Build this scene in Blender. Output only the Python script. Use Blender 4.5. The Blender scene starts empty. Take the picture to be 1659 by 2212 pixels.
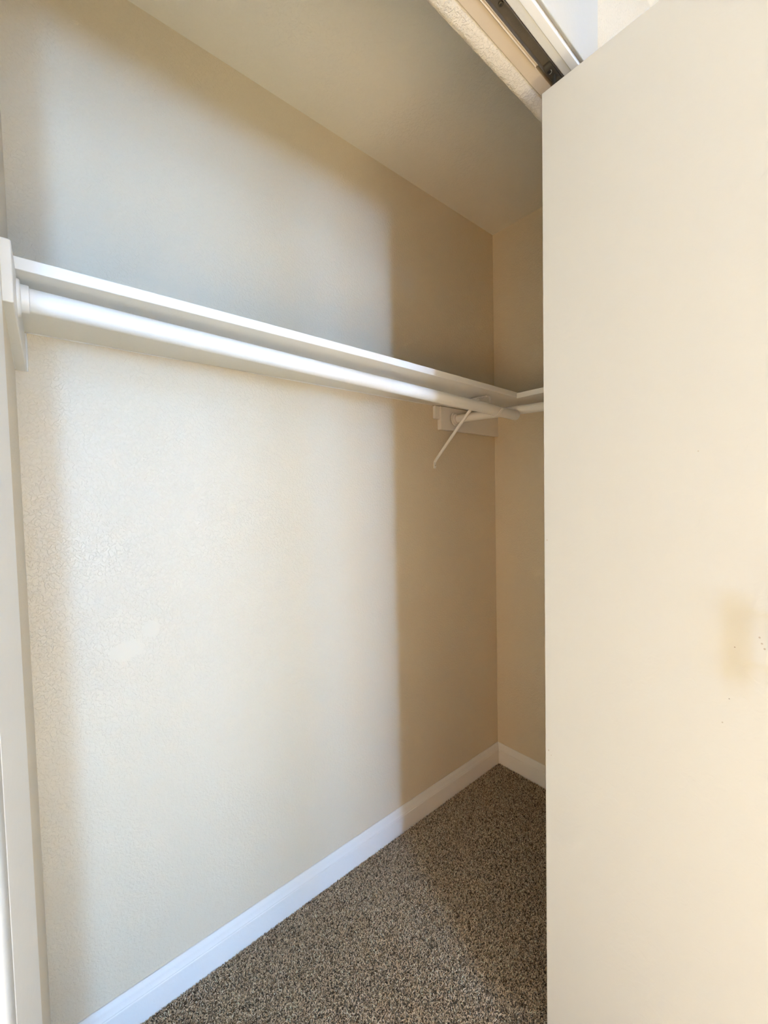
import bpy, bmesh, math, random
import numpy as np
from mathutils import Vector, Matrix

scene = bpy.context.scene
# ------------------------------------------------------------------ camera
cd = bpy.data.cameras.new('camera'); cam = bpy.data.objects.new('camera', cd)
scene.collection.objects.link(cam); scene.camera = cam
CP = Vector((-1.6558, -1.1549, 1.2722))
FW = Vector((0.64515, 0.76301, -0.03978)).normalized()
RT = Vector((0.76290, -0.64617, -0.02085)); RT = (RT - RT.dot(FW) * FW).normalized()
UP = RT.cross(FW)
m = Matrix((RT, UP, -FW)).transposed().to_4x4(); m.translation = CP
cam.matrix_world = m
cd.sensor_fit = 'VERTICAL'; cd.sensor_height = 24.0
cd.lens = 906.16 / 2212 * 24.0
cd.clip_start = 0.005

# ------------------------------------------------------------------ world, light, exposure
w = bpy.data.worlds.new('world'); scene.world = w; w.use_nodes = True
w.node_tree.nodes['Background'].inputs[0].default_value = (0.55, 0.72, 1.0, 1)
w.node_tree.nodes['Background'].inputs[1].default_value = 0.3
vs = scene.view_settings
vs.view_transform = 'Standard'; vs.look = 'None'; vs.gamma = 1; vs.use_curve_mapping = False
vs.exposure = 0.0

def area(name, loc, rot, sx, sy, power, col, shape='RECTANGLE', spread=180):
    l = bpy.data.lights.new(name, 'AREA'); l.shape = shape; l.size = sx
    if shape in ('RECTANGLE', 'ELLIPSE'): l.size_y = sy
    l.energy = power; l.color = col; l.spread = math.radians(spread)
    o = bpy.data.objects.new(name, l); o.location = loc; o.rotation_euler = rot
    scene.collection.objects.link(o); return o
RY = -4.20                       # the room's window wall, opposite the closet
WIN1 = (-2.12, -1.50, 0.74, 2.27)    # narrow window: x0, x1, z0, z1; right half widened for the added fill light
WIN2 = (-0.42, 0.26, 0.62, 1.95)     # second window
HP = math.pi / 2
area('daylight_low', (-2.025, RY-0.02, 0.98), (HP, 0, 0), 0.17, 0.48, 63, (0.35, 0.60, 1.0))
area('daylight_high', (-2.025, RY-0.02, 1.86), (HP, 0, 0), 0.17, 0.80, 36, (0.35, 0.60, 1.0))
area('daylight_side_fill', (-1.705, RY-0.02, 1.02), (HP, 0, 0), 0.41, 0.56, 37, (0.34, 0.58, 1.0))  # added fill that lifts the dark left edge of the back wall
area('daylight_second', ((WIN2[0]+WIN2[1])/2, RY-0.02, (WIN2[2]+WIN2[3])/2), (HP, 0, 0),
     WIN2[1]-WIN2[0], WIN2[3]-WIN2[2], 57, (0.32, 0.57, 1.0))
def sun_lamp(name, direction, power, col, ang=0.6):
    l = bpy.data.lights.new(name, 'SUN'); l.energy = power; l.color = col; l.angle = math.radians(ang)
    o = bpy.data.objects.new(name, l); scene.collection.objects.link(o)
    o.rotation_euler = Vector(direction).to_track_quat('-Z', 'Y').to_euler(); return o
sun_lamp('sun', (-0.55, 1.0, -0.75), 400, (0.98, 0.95, 0.76))
area('warm_side_fill', (-3.38, -2.4, 0.45), (0, -HP, 0), 0.6, 1.0, 24, (1.0, 0.36, 0.0))  # added warm fill for the shaded corner; no lamp is known there

# ------------------------------------------------------------------ materials
def nt(name):
    mt = bpy.data.materials.new(name); mt.use_nodes = True
    return mt, mt.node_tree, mt.node_tree.nodes['Principled BSDF']
def ln(t, a, b): t.links.new(a, b)

def paint(name, col, rough=0.5, bump=0.0, scale=120.0, spec=0.4, tint=0.03, patch=None, spots=None, heavy=None):
    mt, t, b = nt(name); N = t.nodes
    geo = N.new('ShaderNodeNewGeometry')
    b.inputs['Roughness'].default_value = rough
    b.inputs['Specular IOR Level'].default_value = spec
    n1 = N.new('ShaderNodeTexNoise'); n1.inputs['Scale'].default_value = 1.7; n1.inputs['Detail'].default_value = 3
    ln(t, geo.outputs['Position'], n1.inputs['Vector'])
    mx = N.new('ShaderNodeMix'); mx.data_type = 'RGBA'
    mx.inputs[6].default_value = tuple(c*(1-tint) for c in col)+(1,)
    mx.inputs[7].default_value = tuple(min(1, c*(1+tint)) for c in col)+(1,)
    ln(t, n1.outputs['Fac'], mx.inputs[0])
    colout = mx.outputs[2]
    for (p, r, c) in (spots or []):
        d = N.new('ShaderNodeVectorMath'); d.operation = 'DISTANCE'
        wob = N.new('ShaderNodeTexNoise'); wob.inputs['Scale'].default_value = 260
        ln(t, geo.outputs['Position'], wob.inputs['Vector'])
        ln(t, geo.outputs['Position'], d.inputs[0]); d.inputs[1].default_value = p
        ad = N.new('ShaderNodeMath'); ad.operation = 'MULTIPLY_ADD'; ad.inputs[1].default_value = r*1.2; 
        ln(t, wob.outputs['Fac'], ad.inputs[0]); ln(t, d.outputs['Value'], ad.inputs[2])
        mr = N.new('ShaderNodeMapRange'); mr.inputs['From Min'].default_value = r*1.2; mr.inputs['From Max'].default_value = r*1.9
        mr.inputs['To Min'].default_value = 0.8; mr.inputs['To Max'].default_value = 0.0
        ln(t, ad.outputs[0], mr.inputs['Value'])
        m2 = N.new('ShaderNodeMix'); m2.data_type = 'RGBA'
        ln(t, mr.outputs[0], m2.inputs[0]); ln(t, colout, m2.inputs[6]); m2.inputs[7].default_value = c+(1,)
        colout = m2.outputs[2]
    ln(t, colout, b.inputs['Base Color'])
    if bump > 0:
        # sprayed "orange peel": flattened blobs plus finer grain
        v = N.new('ShaderNodeTexNoise'); v.inputs['Scale'].default_value = scale; v.inputs['Detail'].default_value = 2.5
        v.inputs['Distortion'].default_value = 0.6
        ln(t, geo.outputs['Position'], v.inputs['Vector'])
        r1 = N.new('ShaderNodeMapRange'); r1.interpolation_type = 'SMOOTHSTEP'
        r1.inputs['From Min'].default_value = 0.42; r1.inputs['From Max'].default_value = 0.60
        ln(t, v.outputs['Fac'], r1.inputs['Value'])
        v2 = N.new('ShaderNodeTexNoise'); v2.inputs['Scale'].default_value = scale*0.28; v2.inputs['Detail'].default_value = 1
        ln(t, geo.outputs['Position'], v2.inputs['Vector'])
        ml = N.new('ShaderNodeMath'); ml.operation = 'MULTIPLY_ADD'; ml.inputs[1].default_value = 0.8
        ln(t, v2.outputs['Fac'], ml.inputs[0]); ln(t, r1.outputs[0], ml.inputs[2])
        h = ml.outputs[0]
        if heavy:      # texture sprayed thicker around one spot
            hd = N.new('ShaderNodeVectorMath'); hd.operation = 'DISTANCE'; hd.inputs[1].default_value = heavy[0]
            ln(t, geo.outputs['Position'], hd.inputs[0])
            hr = N.new('ShaderNodeMapRange'); hr.interpolation_type = 'SMOOTHSTEP'
            hr.inputs['From Min'].default_value = heavy[1]*0.25; hr.inputs['From Max'].default_value = heavy[1]
            hr.inputs['To Min'].default_value = heavy[2]; hr.inputs['To Max'].default_value = 1.0
            ln(t, hd.outputs['Value'], hr.inputs['Value'])
            hm = N.new('ShaderNodeMath'); hm.operation = 'MULTIPLY'
            ln(t, h, hm.inputs[0]); ln(t, hr.outputs[0], hm.inputs[1]); h = hm.outputs[0]
        for (p, r, q) in (patch or []):      # trowelled-smooth repair spots with a raised rim
            d = N.new('ShaderNodeVectorMath'); d.operation = 'DISTANCE'; d.inputs[1].default_value = p
            sc = N.new('ShaderNodeVectorMath'); sc.operation = 'MULTIPLY'; sc.inputs[1].default_value = q
            sp = tuple(a*bq for a, bq in zip(p, q)); d.inputs[1].default_value = sp
            ln(t, geo.outputs['Position'], sc.inputs[0]); ln(t, sc.outputs[0], d.inputs[0])
            wn = N.new('ShaderNodeTexNoise'); wn.inputs['Scale'].default_value = 26; ln(t, geo.outputs['Position'], wn.inputs['Vector'])
            a2 = N.new('ShaderNodeMath'); a2.operation = 'MULTIPLY_ADD'; a2.inputs[1].default_value = r*0.9
            ln(t, wn.outputs['Fac'], a2.inputs[0]); ln(t, d.outputs['Value'], a2.inputs[2])
            k = N.new('ShaderNodeMapRange'); k.inputs['From Min'].default_value = r*1.25; k.inputs['From Max'].default_value = r*1.45
            ln(t, a2.outputs[0], k.inputs['Value'])
            m3 = N.new('ShaderNodeMix'); m3.data_type = 'FLOAT'
            ln(t, k.outputs[0], m3.inputs[0]); m3.inputs[2].default_value = 1.15; ln(t, h, m3.inputs[3])
            h = m3.outputs[0]
        bp = N.new('ShaderNodeBump'); bp.inputs['Strength'].default_value = 1.0
        bp.inputs['Distance'].default_value = bump
        ln(t, h, bp.inputs['Height']); ln(t, bp.outputs[0], b.inputs['Normal'])
    return mt

BEIGE = (0.68, 0.60, 0.465)
M = {}
M['wall'] = paint('beige_orange_peel_paint', BEIGE, 0.42, 0.00036, 135, 0.5, heavy=((-1.42, 0, 1.15), 0.62, 2.1),
                  patch=[((-1.437, 0, 0.956), 0.022, (1, 1, 1)), ((-1.488, 0, 0.915), 0.028, (0.7, 1, 1.1))])
M['ceiling'] = paint('beige_ceiling_paint', (0.81, 0.775, 0.69), 0.7, 0.0003, 110, 0.3)
M['soffit'] = paint('beige_header_texture', (0.60, 0.54, 0.44), 0.5, 0.00045, 200, 0.4)
M['smooth_beige'] = paint('smooth_beige_paint', (0.49, 0.40, 0.29), 0.45, 0.0001, 60, 0.4)  # header beige darkened: the strip's shade is put into the colour
M['trim'] = paint('white_semigloss_paint', (0.80, 0.80, 0.78), 0.33, 0.00008, 60, 0.5, tint=0.015)
M['wall_room'] = paint('dimmed_orange_peel_paint', (0.54, 0.47, 0.36), 0.5, 0.0006, 120, 0.4)  # same wall beige, darkened: dimmer light on the front wall is in the colour
M['fascia'] = paint('dimmed_fascia_paint', (0.41, 0.40, 0.365), 0.4, 0.0001, 70, 0.4, tint=0.015)  # white trim darkened to offset the strong light on these faces
M['casing'] = paint('dimmed_casing_paint', (0.63, 0.625, 0.59), 0.35, 0.0001, 70, 0.5, tint=0.015)  # trim white lowered, with the stop board's weaker light painted in
M['shelf'] = paint('white_shelf_paint', (0.77, 0.77, 0.745), 0.38, 0.0001, 80, 0.5, tint=0.02)
DX = -0.868
M['door'] = paint('cream_door_paint', (0.515, 0.52, 0.485), 0.42, 0.00012, 45, 0.45, tint=0.012, spots=[
    ((DX, -0.7262, 0.361), 0.0022, (0.60, 0.52, 0.40)), ((DX, -1.0475, 1.058), 0.0012, (0.3, 0.24, 0.18)),
    ((DX, -1.0500, 1.050), 0.0012, (0.3, 0.24, 0.18)), ((DX, -1.0530, 1.043), 0.0012, (0.3, 0.24, 0.18)),
    ((DX, -1.0144, 0.957), 0.0007, (0.1, 0.08, 0.06)), ((DX, -1.0065, 0.918), 0.0011, (0.3, 0.26, 0.2)),
    ((DX, -1.0201, 1.037), 0.0007, (0.15, 0.1, 0.06)), ((DX, -0.7273, 0.746), 0.0014, (0.35, 0.28, 0.2)),
    ((DX, -0.7330, 0.738), 0.0009, (0.35, 0.28, 0.2)), ((DX, -0.9735, 1.330), 0.0009, (0.35, 0.3, 0.22)),
    ((DX, -0.7262, 1.176), 0.0016, (0.4, 0.33, 0.24))])
M['steel'] = paint('brown_track_metal', (0.17, 0.145, 0.115), 0.42, 0.0001, 200, 0.5)
M['dark_steel'] = paint('dark_bracket_metal', (0.085, 0.075, 0.055), 0.38, 0.0001, 200, 0.5)
for k in ('steel', 'dark_steel'):
    M[k].node_tree.nodes['Principled BSDF'].inputs['Metallic'].default_value = 0.6
M['nickel'] = paint('satin_nickel', (0.6, 0.58, 0.54), 0.3, 0.0, 1)
M['nickel'].node_tree.nodes['Principled BSDF'].inputs['Metallic'].default_value = 1.0
M['black'] = paint('black_gap', (0.012, 0.01, 0.008), 0.8)
# carpet yarn: colour from a per-tuft attribute
mt, t, b = nt('speckled_carpet_yarn')
at = t.nodes.new('ShaderNodeAttribute'); at.attribute_name = 'yarn'
ln(t, at.outputs['Color'], b.inputs['Base Color']); b.inputs['Roughness'].default_value = 0.75
b.inputs['Specular IOR Level'].default_value = 0.25
M['yarn'] = mt
mt, t, b = nt('carpet_backing')
geo = t.nodes.new('ShaderNodeNewGeometry'); n1 = t.nodes.new('ShaderNodeTexNoise')
n1.inputs['Scale'].default_value = 260; n1.inputs['Detail'].default_value = 3
ln(t, geo.outputs['Position'], n1.inputs['Vector'])
cr = t.nodes.new('ShaderNodeValToRGB'); ln(t, n1.outputs['Fac'], cr.inputs[0])
cr.color_ramp.elements[0].position = 0.35; cr.color_ramp.elements[0].color = (0.05, 0.04, 0.03, 1)
cr.color_ramp.elements[1].position = 0.65; cr.color_ramp.elements[1].color = (0.36, 0.31, 0.25, 1)
ln(t, cr.outputs[0], b.inputs['Base Color']); b.inputs['Roughness'].default_value = 0.95
M['carpet'] = mt

# ------------------------------------------------------------------ helpers
def tag(o, label=None, cat=None, group=None, kind=None):
    for k, v in (('label', label), ('category', cat), ('group', group), ('kind', kind)):
        if v: o[k] = v
    return o
def empty(name, loc):
    o = bpy.data.objects.new(name, None); o.location = loc; o.empty_display_size = 0.05
    scene.collection.objects.link(o); return o
def link(name, bm, mat, parent=None, smooth=False, bevel=0.0, seg=2):
    me = bpy.data.meshes.new(name)
    bmesh.ops.recalc_face_normals(bm, faces=bm.faces[:])
    bm.to_mesh(me); bm.free(); me.materials.append(mat)
    o = bpy.data.objects.new(name, me); scene.collection.objects.link(o)
    if parent is not None:
        o.parent = parent
        o.matrix_parent_inverse = Matrix.Translation(parent.matrix_basis.translation).inverted() if parent.type == 'EMPTY' else Matrix()
    if smooth:
        for p in me.polygons: p.use_smooth = True
    if bevel > 0:
        bv = o.modifiers.new('bevel', 'BEVEL'); bv.width = bevel; bv.segments = seg; bv.limit_method = 'ANGLE'
        bv.angle_limit = math.radians(40)
        for p in me.polygons: p.use_smooth = True
        wn = o.modifiers.new('wn', 'WEIGHTED_NORMAL'); wn.keep_sharp = True
    return o
def box(bm, x0, x1, y0, y1, z0, z1):
    V = [bm.verts.new((x, y, z)) for z in (z0, z1) for y in (y0, y1) for x in (x0, x1)]
    for f in ((0, 2, 3, 1), (4, 5, 7, 6), (0, 1, 5, 4), (2, 6, 7, 3), (0, 4, 6, 2), (1, 3, 7, 5)):
        bm.faces.new([V[i] for i in f])
    return V
def B(*boxes):
    bm = bmesh.new()
    for q in boxes: box(bm, *q)
    return bm
def extrude(bm, prof, A, Bp, mitreA=None):
    """prof: list of 3-D offsets (closed polygon); swept from A to B. A and B may be callables of the offset."""
    fa = A if callable(A) else (lambda o, A=A: Vector(A)+o)
    fb = Bp if callable(Bp) else (lambda o, Bp=Bp: Vector(Bp)+o)
    a = [bm.verts.new(fa(Vector(o))) for o in prof]; c = [bm.verts.new(fb(Vector(o))) for o in prof]
    n = len(prof)
    for i in range(n): bm.faces.new((a[i], a[(i+1) % n], c[(i+1) % n], c[i]))
    bm.faces.new(a[::-1]); bm.faces.new(c)
def tube(bm, pts, r, n=16, caps=True, rad=None):
    pts = [Vector(p) for p in pts]; rings = []
    d0 = (pts[1]-pts[0]).normalized()
    u = d0.orthogonal().normalized()
    for i, p in enumerate(pts):
        d = (pts[min(i+1, len(pts)-1)]-pts[max(i-1, 0)]).normalized()
        u = (u-u.dot(d)*d).normalized(); v = d.cross(u)
        rr = rad[i] if rad else r
        rings.append([bm.verts.new(p+rr*(math.cos(2*math.pi*k/n)*u+math.sin(2*math.pi*k/n)*v)) for k in range(n)])
    for a, c in zip(rings, rings[1:]):
        for k in range(n): bm.faces.new((a[k], a[(k+1) % n], c[(k+1) % n], c[k]))
    if caps: bm.faces.new(rings[0][::-1]); bm.faces.new(rings[-1])
def strap(bm, pts, width_dir, w, th):
    """flat strip of thickness th along pts, width w along width_dir"""
    pts = [Vector(p) for p in pts]; wd = Vector(width_dir).normalized(); R = []
    for i, p in enumerate(pts):
        d = (pts[min(i+1, len(pts)-1)]-pts[max(i-1, 0)]).normalized(); n = d.cross(wd).normalized()
        R.append([bm.verts.new(p+a*wd*w/2+c*n*th/2) for a, c in ((-1, -1), (1, -1), (1, 1), (-1, 1))])
    for a, c in zip(R, R[1:]):
        for k in range(4): bm.faces.new((a[k], a[(k+1) % 4], c[(k+1) % 4], c[k]))
    bm.faces.new(R[0][::-1]); bm.faces.new(R[-1])
def caulk(name, A, Bp, r, parent, seed=0, gaps=0.25):
    """uneven paint and caulk bead along a joint"""
    rnd = random.Random(seed); A = Vector(A); Bp = Vector(Bp); L = (Bp-A).length; n = max(4, int(L/0.012))
    bm = bmesh.new()
    pts = [A.lerp(Bp, i/n) for i in range(n+1)]; val = 0.8; rr = []
    for i in range(n+1):
        val += rnd.uniform(-0.25, 0.25); val = min(1.15, max(gaps, val)); rr.append(r*val)
    tube(bm, pts, r, 6, True, rr)
    return link(name, bm, M['trim'], parent, smooth=True)

# ------------------------------------------------------------------ structure
H = 2.44; HS = 2.0812; WX = -1.6661; FL = -0.006
WLX = -1.6745                     # left wall where it meets the front (it leans out a little)
def struct(name, bm, mat, **k):
    o = link(name, bm, mat, **k); o['kind'] = 'structure'; return o

# back wall with a slightly uneven taped joint at the ceiling
struct('wall_back', B((-1.80, 0.12, 0.0, 0.12, FL, H)), M['wall'])
struct('wall_right', B((0.0, 0.12, -0.66, 0.0, FL, H)), M['wall'])
bm = bmesh.new()
extrude(bm, [(0, 0, FL), (0, 0, H), (-0.09, 0, H), (-0.09, 0, FL)], (WX, 0, 0), (WLX, -0.66, 0))
struct('wall_left', bm, M['wall'])
LX, RX = -3.4, 1.6
OPX0, OPX1 = -1.6775, -0.742       # door opening
bm = B((LX, OPX0, -0.776, -0.6605, FL, H), (-0.7635, OPX1, -0.776, -0.745, HS, 2.125), (OPX1, RX, -0.776, -0.66, FL, H), (OPX0, OPX1, -0.6925, -0.66, HS+0.003, H),
       (OPX0, OPX1, -0.776, -0.6925, 2.125, H))
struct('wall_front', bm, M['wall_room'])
# textured header edge above the opening, its room side sloping up
bm = bmesh.new()
ns = 120
rows = [(-0.660, H), (-0.660, HS+0.0015), (-0.6625, HS-0.0008), (-0.670, HS-0.0005), (-0.680, HS+0.0003), (-0.690, HS+0.0015), (-0.6925, HS+0.003), (-0.6925, HS+0.05)]
rnd = random.Random(4); G = []
for i in range(ns+1):
    x = OPX0+(OPX1-OPX0)*i/ns; wob = rnd.uniform(-1, 1)*0.0009
    G.append([bm.verts.new((x, y-0.0001+(wob if j == 2 else 0), z+(wob*0.7 if 0 < j < 5 else 0))) for j, (y, z) in enumerate(rows)])
for a, c in zip(G, G[1:]):
    for j in range(len(rows)-1): bm.faces.new((a[j], a[j+1], c[j+1], c[j]))
struct('trim_1', bm, M['soffit'], smooth=True)
bm = bmesh.new()
extrude(bm, [(0, -0.6926, HS), (0, -0.7156, HS+0.0022), (0, -0.7156, HS+0.04), (0, -0.6926, HS+0.04)], (WX, 0, 0), (OPX1, 0, 0))
struct('trim_2', bm, M['smooth_beige'], bevel=0.001)
# stop board, casing edge, groove and flat face of the head casing
bm = bmesh.new()
extrude(bm, [(0, -0.7425, HS+0.001), (0, -0.7575, HS), (0, -0.7575, 2.124), (0, -0.7425, 2.124)], (OPX0, 0, 0), (OPX1, 0, 0))
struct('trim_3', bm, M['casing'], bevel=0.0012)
bm = bmesh.new()
extrude(bm, [(0, -0.7577, HS-0.001), (0, -0.7718, HS-0.0015), (0, -0.7730, HS+0.0010), (0, -0.7730, 2.124), (0, -0.7577, 2.124)], (OPX0, 0, 0), (-0.766, 0, 0))
struct('trim_7', bm, M['trim'], bevel=0.0008)
bm = bmesh.new()
extrude(bm, [(0, -0.7733, HS+0.0050), (0, -0.7785, HS+0.0012), (0, -0.7805, HS+0.0012),
             (0, -0.7815, HS+0.0030), (0, -0.7815, 2.245), (0, -0.7763, 2.245), (0, -0.7763, 2.124), (0, -0.7733, 2.124)],
        (OPX0-0.062, 0, 0), (-0.764, 0, 0))
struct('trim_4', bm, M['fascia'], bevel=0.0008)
# left jamb, a little out of square, with the casing face beyond it
bm = bmesh.new()
J = [(WX, -0.6600), (-1.6762, -0.7870), (-1.6790, -0.7870), (-1.6790, -0.6600)]
extrude(bm, [(x, y, 0) for x, y in J], (0, 0, FL), (0, 0, 2.245))
struct('trim_5', bm, M['trim'], bevel=0.0015, seg=3)
bm = bmesh.new()
J = [(-1.6764, -0.7873), (-1.6772, -0.7955), (-1.6800, -0.7985), (-1.7350, -0.8030), (-1.7400, -0.8000), (-1.7400, -0.7765), (-1.6795, -0.7765), (-1.6795, -0.7873)]
extrude(bm, [(x, y, 0) for x, y in J], (0, 0, FL), (0, 0, 2.0795))
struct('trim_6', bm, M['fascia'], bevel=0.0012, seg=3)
# ceiling and floor
struct('ceiling', B((LX-.1, RX+.1, RY-.1, 0.12, H, H+0.1)), M['ceiling'])
struct('floor', B((LX-.1, RX+.1, RY-.1, 0.12, FL-0.1, FL)), M['carpet'])
# the room behind the camera, with its two windows
struct('wall_room_left', B((LX-.1, LX, RY, -0.66, FL, H)), M['wall'])
struct('wall_room_right', B((RX, RX+.1, RY, -0.66, FL, H)), M['wall'])
a, b_, c_, d_ = WIN1; e, f_, g, h = WIN2
struct('wall_room_back', B((LX, a, RY-.1, RY, FL, H), (b_, e, RY-.1, RY, FL, H), (f_, RX, RY-.1, RY, FL, H),
       (a, b_, RY-.1, RY, FL, c_), (a, b_, RY-.1, RY, d_, H), (e, f_, RY-.1, RY, FL, g), (e, f_, RY-.1, RY, h, H)), M['wall'])
for i, (x0, x1, z0, z1) in enumerate((WIN1, WIN2)):
    q = 0.04
    struct('window_%d' % (i+1), B((x0-q, x0, RY, RY+.015, z0-q, z1+q), (x1, x1+q, RY, RY+.015, z0-q, z1+q),
           (x0, x1, RY, RY+.015, z0-q, z0), (x0, x1, RY, RY+.015, z1, z1+q)), M['trim'], bevel=0.002)

# baseboards (swept moulding, coped at the corner)
BH = 0.0915
prof = [(0.0, FL), (0.0125, FL), (0.0125, 0.0585), (0.0118, 0.0600), (0.0100, 0.0612), (0.0112, 0.0625), (0.0112, 0.0655), (0.0085, 0.0690),
        (0.0078, 0.0775), (0.0060, 0.0835), (0.0040, 0.0870), (0.0036, BH-0.0008), (0.0026, BH), (0.0, BH)]
bm = bmesh.new()
extrude(bm, [(0, -a_, z) for a_, z in prof], lambda o: Vector((WX+0.001, o.y, o.z)), lambda o: Vector((o.y, o.y, o.z)))
struct('baseboard_back', bm, M['trim'], bevel=0.0004, seg=1)
bm = bmesh.new()
extrude(bm, [(-a_, 0, z) for a_, z in prof], lambda o: Vector((o.x, o.x, o.z)), lambda o: Vector((o.x, -0.659, o.z)))
struct('baseboard_right', bm, M['trim'], bevel=0.0004, seg=1)
bm = bmesh.new()
extrude(bm, [(0, -0.776-a_, z) for a_, z in prof], (OPX1+0.002, 0, 0), (RX, 0, 0))
extrude(bm, [(0, -0.776-a_, z) for a_, z in prof], (LX, 0, 0), (OPX0-0.002, 0, 0))
struct('baseboard_front', bm, M['trim'], bevel=0.0004, seg=1)

# ------------------------------------------------------------------ doors: folded pairs of flush panels
def handle(parent, x, y, z, sgn):
    """bar pull: two posts and an overhanging round bar"""
    hb = bmesh.new(); tube(hb, [(x+sgn*0.030, y, z-0.064), (x+sgn*0.030, y, z+0.064)], 0.006, 20)
    h = link('handle', hb, M['nickel'], parent, smooth=False, bevel=0.0008); h['label'] = 'satin metal bar pull'
    for dz in (-0.037, 0.037):
        pb = bmesh.new(); tube(pb, [(x, y, z+dz), (x+sgn*0.028, y, z+dz)], 0.0042, 14)
        o = link('post', pb, M['nickel'], h, smooth=True)
    return h
def bifold(name, faces, y0, y1, ztop, sgn):
    d = empty(name, (faces[0][0], y1, FL)); d['kind'] = 'structure'
    for (xa, xb) in faces:
        link('door_panel', B((min(xa, xb), max(xa, xb), y0, y1, 0.018, ztop)), M['door'], d, bevel=0.0016, seg=3)
    for z in (0.22, 1.02, 1.83):
        xm = (faces[0][1]+faces[1][0])/2
        link('hinge', B((xm-0.012, xm+0.012, y0-0.0022, y0-0.0002, z-0.032, z+0.032)), M['nickel'], d, bevel=0.0005)
    xa, xb = faces[0]; xm = (xa+xb)/2
    pb = bmesh.new(); tube(pb, [(xm+0.0105, y1-0.012, ztop-0.005), (xm+0.0105, y1-0.012, HS+0.005)], 0.003, 12)
    link('guide_pin', pb, M['dark_steel'], d, smooth=True)
    xa, xb = faces[1]; xm = (xa+xb)/2
    pb = bmesh.new(); tube(pb, [(xm, y1-0.012, FL), (xm, y1-0.012, 0.022)], 0.004, 12)
    link('pivot_pin', pb, M['dark_steel'], d, smooth=True)
    return d
d1 = bifold('door_1', [(DX, DX+0.030), (DX+0.0335, DX+0.0635)], -1.178, -0.720, 2.0399, -1)
handle(d1, DX, -1.105, 1.052, -1)
d1['label'] = 'open cream bifold door folded against the right side of the closet opening'

# ------------------------------------------------------------------ overhead door track
tr = empty('door_track', (-1.05, -0.729, HS)); tag(tr, 'dark metal bifold door track let into the head of the closet opening', 'track')
x0, x1 = OPX0+0.004, OPX1-0.006
bm = bmesh.new()
pr = [(-0.7235, HS+0.0002), (-0.7235, HS+0.0070), (-0.7405, HS+0.0070), (-0.7405, HS+0.0002), (-0.7418, HS+0.0002), (-0.7418, HS+0.0085), (-0.7222, HS+0.0085), (-0.7222, HS+0.0002)]
extrude(bm, [(0, y, z) for y, z in pr], (x0, 0, 0), (x1, 0, 0))
link('channel', bm, M['steel'], tr)
# painted-over flange with two thin ridges, stopping short of the pivot bracket
bm = bmesh.new()
pr = [(-0.7160, HS+0.0025), (-0.7163, HS+0.0002), (-0.7170, HS-0.0003), (-0.7176, HS+0.0004), (-0.7186, HS+0.0016), (-0.7199, HS+0.0016), (-0.7204, HS+0.0002),
      (-0.7211, HS+0.0000), (-0.7221, HS+0.0002), (-0.7221, HS+0.004), (-0.7160, HS+0.004)]
extrude(bm, [(0, y, z) for y, z in pr], (x0, 0, 0), (-0.884, 0, 0))
fl = link('flange', bm, M['smooth_beige'], tr); fl['label'] = 'painted-over beige flange'
bm = bmesh.new(); tube(bm, [(-1.0205, -0.7325, HS+0.0068), (-1.0205, -0.7325, HS+0.0042)], 0.0042, 20, True, [0.0048, 0.0040]); sc = link('screw', bm, M['dark_steel'], tr, bevel=0.0005)
bm = bmesh.new(); tube(bm, [(-1.0205, -0.7325, HS+0.0043), (-1.0205, -0.7325, HS+0.0038)], 0.0019, 12)
link('recess', bm, M['black'], sc)
# pivot bracket: folded plate with a bright lip and a slotted hole
bm = bmesh.new()
strap(bm, [(-0.869, -0.7315, HS+0.0068), (-0.868, -0.7315, HS+0.0050), (-0.8665, -0.7315, HS+0.0018), (-0.864, -0.7315, HS+0.0005), (-0.826, -0.7315, HS+0.0005), (-0.812, -0.7315, HS+0.004)], (0, 1, 0), 0.0150, 0.0018)
pv = link('pivot_bracket', bm, M['dark_steel'], tr, bevel=0.0004)
bm = bmesh.new(); tube(bm, [(-0.8565, -0.7290, HS-0.0006), (-0.8565, -0.7290, HS-0.0011)], 0.0029, 20); link('hole', bm, M['black'], pv)
bm = bmesh.new()
arc = [(-0.8565+0.0050*math.cos(a_), -0.7290+0.0050*math.sin(a_), HS-0.0012) for a_ in [math.radians(q) for q in range(-110, 30, 10)]]
tube(bm, arc, 0.0006, 8); link('ridge', bm, M['nickel'], pv, smooth=True)
bm = bmesh.new(); tube(bm, [(-0.836, -0.735, HS-0.0004), (-0.836, -0.735, HS-0.0022)], 0.0032, 6); link('nut', bm, M['dark_steel'], pv, bevel=0.0004)

# ------------------------------------------------------------------ shelves
SZ = 1.6265; ST = 0.0195
def shelf_bm(fn, n=24):
    """fn(t) -> four corners (inner bottom, front bottom, front top, inner top)"""
    bm = bmesh.new(); R = []
    for i in range(n+1): R.append([bm.verts.new(p) for p in fn(i/n)])
    for a_, c in zip(R, R[1:]):
        for k in range(4): bm.faces.new((a_[k], a_[(k+1) % 4], c[(k+1) % 4], c[k]))
    bm.faces.new(R[0][::-1]); bm.faces.new(R[-1]); return bm
def back_shelf(t):
    x = (WX-0.0045)*(1-t)-0.0005*t; zf = SZ+0.002-0.0185*t+0.004*math.sin(math.pi*t); zi = SZ-0.001*t
    return [(x, -0.0008, zi), (x, -0.300, zf), (x, -0.300, zf+ST), (x, -0.0008, zi+ST)]
bs = empty('closet_shelf', (-0.9, 0, SZ)); tag(bs, 'long white painted shelf board running along the back wall', 'shelf', 'painted closet shelves')
link('board', shelf_bm(back_shelf), M['shelf'], bs, bevel=0.0016)
caulk('caulk_bead', (WX+0.02, -0.001, SZ-0.0005), (-0.415, -0.001, SZ-0.0015), 0.0016, bs, 1, 0.0)
SR = 1.6115
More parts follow.
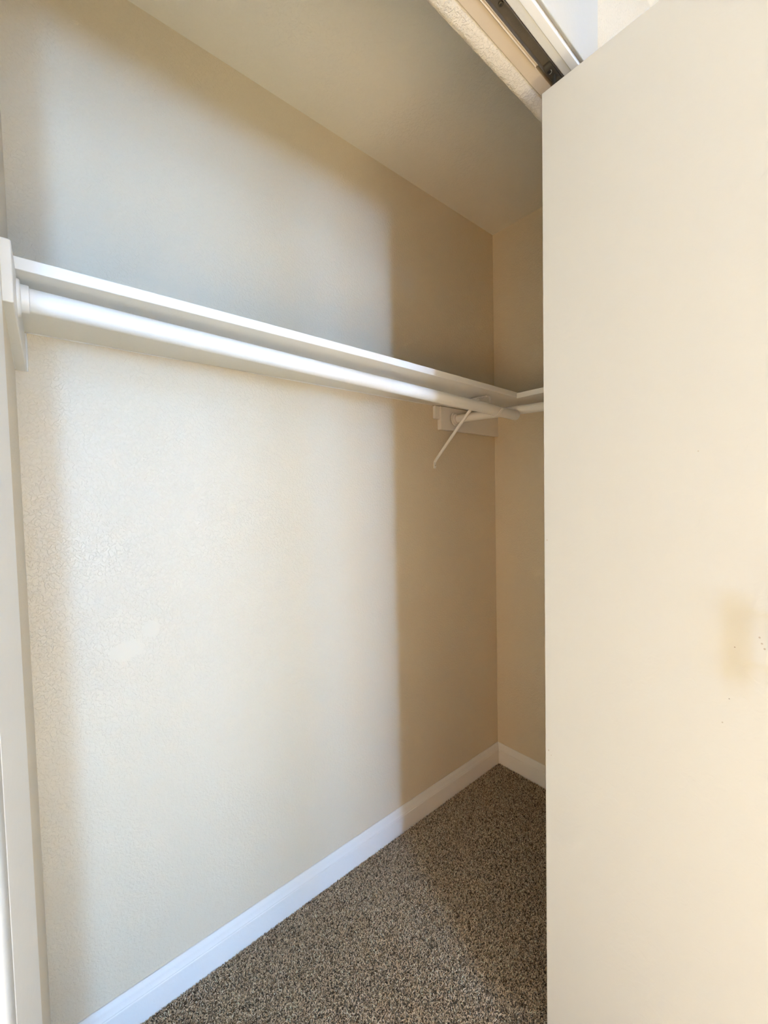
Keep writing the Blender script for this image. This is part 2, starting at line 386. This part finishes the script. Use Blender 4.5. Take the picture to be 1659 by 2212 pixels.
def right_shelf(t):
    y = -0.3012*(1-t)-0.652*t
    return [(-0.0008, y, SR), (-0.296, y, SR), (-0.296, y, SR+ST), (-0.0008, y, SR+ST)]
rs = empty('closet_shelf', (-0.15, -0.45, SR)); tag(rs, 'short white painted shelf board along the right wall, mostly behind the open door', 'shelf', 'painted closet shelves')
link('board', shelf_bm(right_shelf, 6), M['shelf'], rs, bevel=0.0016)

# cleats under the shelves
lc = empty('shelf_cleat', (WX, -0.2, 1.546)); tag(lc, 'white painted board on the left wall, at the left end of the rod', 'cleat', 'wooden shelf cleats')
bm = bmesh.new()
E0, E1 = (WX, -0.001), (WX-0.0100, -0.402)
P8 = []
for (ex, ey), th, zb in ((E0, 0.0190, 1.5450), (E1, 0.0165, 1.5400)):
    P8.append([bm.verts.new(p) for p in ((ex, ey, zb), (ex+th, ey, zb), (ex+th, ey, 1.6235), (ex, ey, 1.6235))])
a_, c = P8
for k in range(4): bm.faces.new((a_[k], a_[(k+1) % 4], c[(k+1) % 4], c[k]))
bm.faces.new(a_[::-1]); bm.faces.new(c)
link('board', bm, M['shelf'], lc, bevel=0.0022, seg=3)
caulk('caulk_bead', (WX+0.0195, -0.001, 1.546), (WX+0.0195, -0.001, 1.6245), 0.0022, lc, 5, 0.35)
caulk('caulk_bead', (WX+0.0005, -0.01, 1.5455), (WX-0.0055, -0.27, 1.5415), 0.0011, lc, 6, 0.3)

rc = empty('shelf_cleat', (-0.2, 0, 1.53)); tag(rc, 'white painted board on the back wall in the right corner, under the shelf', 'cleat', 'wooden shelf cleats')
link('board', B((-0.3885, -0.0008, -0.0200, -0.0008, 1.5300, 1.6225)), M['shelf'], rc, bevel=0.0015)
bm = bmesh.new()
extrude(bm, [(0, 0, 1.6225), (0, 0, 1.5760), (0.003, 0, 1.5715), (0.0245, 0, 1.5715), (0.0245, 0, 1.6225)], (-0.4150, -0.0008, 0), (-0.4150, -0.0150, 0))
link('end_block', bm, M['shelf'], rc, bevel=0.0012)
caulk('caulk_bead', (-0.0010, -0.0202, 1.531), (-0.0010, -0.0202, 1.612), 0.0012, rc, 8, 0.3)
bm = bmesh.new(); tube(bm, [(-0.383, -0.0195, 1.618), (-0.383, -0.0235, 1.6175)], 0.003, 10, True, [0.003, 0.002]); link('screw', bm, M['shelf'], rc, smooth=True)

# ------------------------------------------------------------------ hanging rods
def rod(name, A, Bp, r, label, socket_dir, seed):
    A = Vector(A); Bp = Vector(Bp)
    e = empty(name, A); tag(e, label, 'rod', 'closet hanging rods')
    rnd = random.Random(seed); n = 60
    bm = bmesh.new(); pts = [A.lerp(Bp, i/n) for i in range(n+1)]
    tube(bm, pts, r, 32, True, [r*(1+rnd.uniform(-1, 1)*0.004) for _ in pts])
    link('pole', bm, M['shelf'], e, bevel=0.0012)
    sd = Vector(socket_dir).normalized()
    # flanged cup: thin disc and collar
    bm = bmesh.new()
    tube(bm, [A+sd*0.0002, A+sd*0.0030, A+sd*0.0046, A+sd*0.0056, A+sd*0.0056001, A+sd*0.0150, A+sd*0.0160], r, 36, True,
         [r+0.0100, r+0.0100, r+0.0092, r+0.0070, r+0.0030, r+0.0030, r+0.0018])
    link('rod_socket', bm, M['shelf'], e, bevel=0.0006)
    return e
rod('closet_rod', (WX+0.0084, -0.290, 1.5885), (-0.284, -0.290, 1.5540), 0.0178, 'long white painted hanging rod below the back wall shelf', (1, 0, 0), 2)
rod('closet_rod', (-0.3085, -0.0205, 1.5775), (-0.213, -0.620, 1.5730), 0.0165, 'short white painted hanging rod below the right wall shelf', (0.155, -1, 0), 3)

# ------------------------------------------------------------------ shelf and rod bracket
bk = empty('shelf_bracket', (-0.41, 0, 1.40)); tag(bk, 'white metal shelf and rod bracket with a diagonal strut, near the right corner', 'bracket')
bx = -0.410
zu = lambda y: 1.6262+(y/-0.300)*(-0.0135) - 0.0020      # just under the sagging shelf
bm = bmesh.new()
strap(bm, [(bx, -0.019, zu(-0.019)), (bx, -0.10, zu(-0.10)), (bx, -0.20, zu(-0.20)), (bx, -0.262, zu(-0.262))], (1, 0, 0), 0.018, 0.0022)
link('top_arm', bm, M['trim'], bk, bevel=0.0005)
pts = [(bx, -0.255, zu(-0.255)-0.002), (bx, -0.2655, zu(-0.262)-0.0025), (bx, -0.2685, 1.604), (bx, -0.2690, 1.590), (bx, -0.2688, 1.565), (bx, -0.2690, 1.552)]
cz = 1.5585
for q in range(200, 331, 13):
    a_ = math.radians(q); pts.append((bx, -0.290-0.0208*math.cos(a_)*-1 if False else -0.290+0.0208*math.cos(math.radians(360-q+180)), cz+0.0208*math.sin(a_)))
pts.append((bx, -0.3200, 1.5600))
bm = bmesh.new(); strap(bm, pts, (1, 0, 0), 0.012, 0.0018)
link('rod_hook', bm, M['trim'], bk, bevel=0.0004)
bm = bmesh.new()
tube(bm, [(bx, -0.0030, 1.4010), (bx, -0.0120, 1.4120), (bx, -0.120, 1.5180), (bx, -0.2080, 1.6015), (bx, -0.222, zu(-0.222)-0.0040)], 0.0058, 14)
link('strut', bm, M['trim'], bk, smooth=True)
bm = bmesh.new(); strap(bm, [(bx, -0.0022, 1.3760), (bx, -0.0022, 1.4020), (bx, -0.0060, 1.4070)], (1, 0, 0), 0.0125, 0.0030)
ft = link('foot_plate', bm, M['trim'], bk, bevel=0.001)
bm = bmesh.new(); tube(bm, [(bx, -0.0034, 1.3870), (bx, -0.0064, 1.3870)], 0.003, 12, True, [0.0034, 0.0022]); link('screw', bm, M['nickel'], ft, smooth=True)
for dy in (-0.235, -0.215, -0.175):
    bm = bmesh.new(); tube(bm, [(bx+0.003, dy, zu(dy)-0.0008), (bx+0.003, dy, zu(dy)-0.0040)], 0.003, 12, True, [0.0034, 0.002]); link('screw', bm, M['trim'], bk, smooth=True)

# ------------------------------------------------------------------ carpet pile (cannot be counted)
rng = np.random.default_rng(7)
sp = 0.0029
gx, gy = np.meshgrid(np.arange(-1.56, -0.013, sp), np.arange(-0.76, -0.013, sp))
px = gx.ravel()+rng.uniform(-1, 1, gx.size)*sp*0.5; py = gy.ravel()+rng.uniform(-1, 1, gx.size)*sp*0.5
n = px.size
# patches of pile brushed different ways
def smooth_noise(x, y, s, seed):
    r = np.random.default_rng(seed); acc = np.zeros_like(x)
    for k in range(5):
        a1 = r.uniform(0, 2*np.pi); f = s*r.uniform(0.6, 1.6); acc += np.sin((x*np.cos(a1)+y*np.sin(a1))*f+r.uniform(0, 6.28))
    return acc/5
brush = smooth_noise(px, py, 18, 3)
ang = rng.uniform(0, 2*np.pi, n); lean = rng.uniform(0.5, 1.4, n)
bx_, by_ = np.cos(ang)*lean+0.22*brush, np.sin(ang)*lean-0.12
hgt = rng.uniform(0.0040, 0.0058, n)
curl = rng.uniform(0, 2*np.pi, n)
rad = rng.uniform(0.0008, 0.0014, n)
K = 4; V = []
for j, (tt, rs_) in enumerate(((0.0, 0.9), (0.7, 1.15), (1.08, 0.6))):
    ox = px+bx_*hgt*tt*0.8+np.cos(curl+tt*3.0)*0.0007*(tt > 0); oy = py+by_*hgt*tt*0.8+np.sin(curl+tt*3.0)*0.0007*(tt > 0)
    oz = FL+hgt*tt*np.sqrt(np.clip(1-0.35*lean**2, 0.3, 1))
    for k in range(3):
        a1 = ang+k*2.0944+tt*1.4
        V.append(np.stack([ox+np.cos(a1)*rad*rs_, oy+np.sin(a1)*rad*rs_, oz+(0.0003*k if j == 2 else 0)], 1))
V = np.stack(V, 1)                                   # n, 9, 3
V[:, :, 1] = np.minimum(V[:, :, 1], -0.0128); V[:, :, 0] = np.minimum(V[:, :, 0], -0.0128)
F = []
for j in range(2):
    for k in range(3):
        a1, b1 = j*3+k, j*3+(k+1) % 3
        F.append((a1, b1, b1+3, a1+3))
F = np.array(F); T = np.array([(6, 7, 8)])
quads = (F[None]+(np.arange(n)*9)[:, None, None]).reshape(-1); tris = (T[None]+(np.arange(n)*9)[:, None, None]).reshape(-1)
me = bpy.data.meshes.new('carpet_pile')
me.vertices.add(n*9); me.vertices.foreach_set('co', V.reshape(-1).astype(np.float32))
nq, ntr = n*6, n
me.loops.add(nq*4+ntr*3); me.loops.foreach_set('vertex_index', np.concatenate([quads, tris]).astype(np.int32))
me.polygons.add(nq+ntr)
me.polygons.foreach_set('loop_start', np.concatenate([np.arange(nq)*4, nq*4+np.arange(ntr)*3]).astype(np.int32))
me.polygons.foreach_set('use_smooth', np.ones(nq+ntr, bool))
me.update(calc_edges=True)
pal = np.array([(0.80, 0.71, 0.60), (0.62, 0.53, 0.42), (0.36, 0.29, 0.22), (0.12, 0.09, 0.065), (0.93, 0.88, 0.80)])
ci = rng.choice(5, n, p=[0.30, 0.26, 0.20, 0.14, 0.10])
col = np.clip(pal[ci]*np.array([1.05, 0.96, 0.84])*rng.uniform(0.85, 1.15, (n, 1)), 0, 0.95)
ca = np.ones((n, 9, 4), np.float32); ca[:, :, :3] = col[:, None, :]
ca[:, 0:3, :3] *= 0.8  # darker roots: shade between the tufts put into the yarn colour
at = me.attributes.new('yarn', 'FLOAT_COLOR', 'POINT'); at.data.foreach_set('color', ca.reshape(-1))
me.materials.append(M['yarn'])
cp = bpy.data.objects.new('carpet_pile', me); scene.collection.objects.link(cp)
tag(cp, 'grey brown speckled twist pile carpet on the closet floor', 'carpet', kind='stuff')
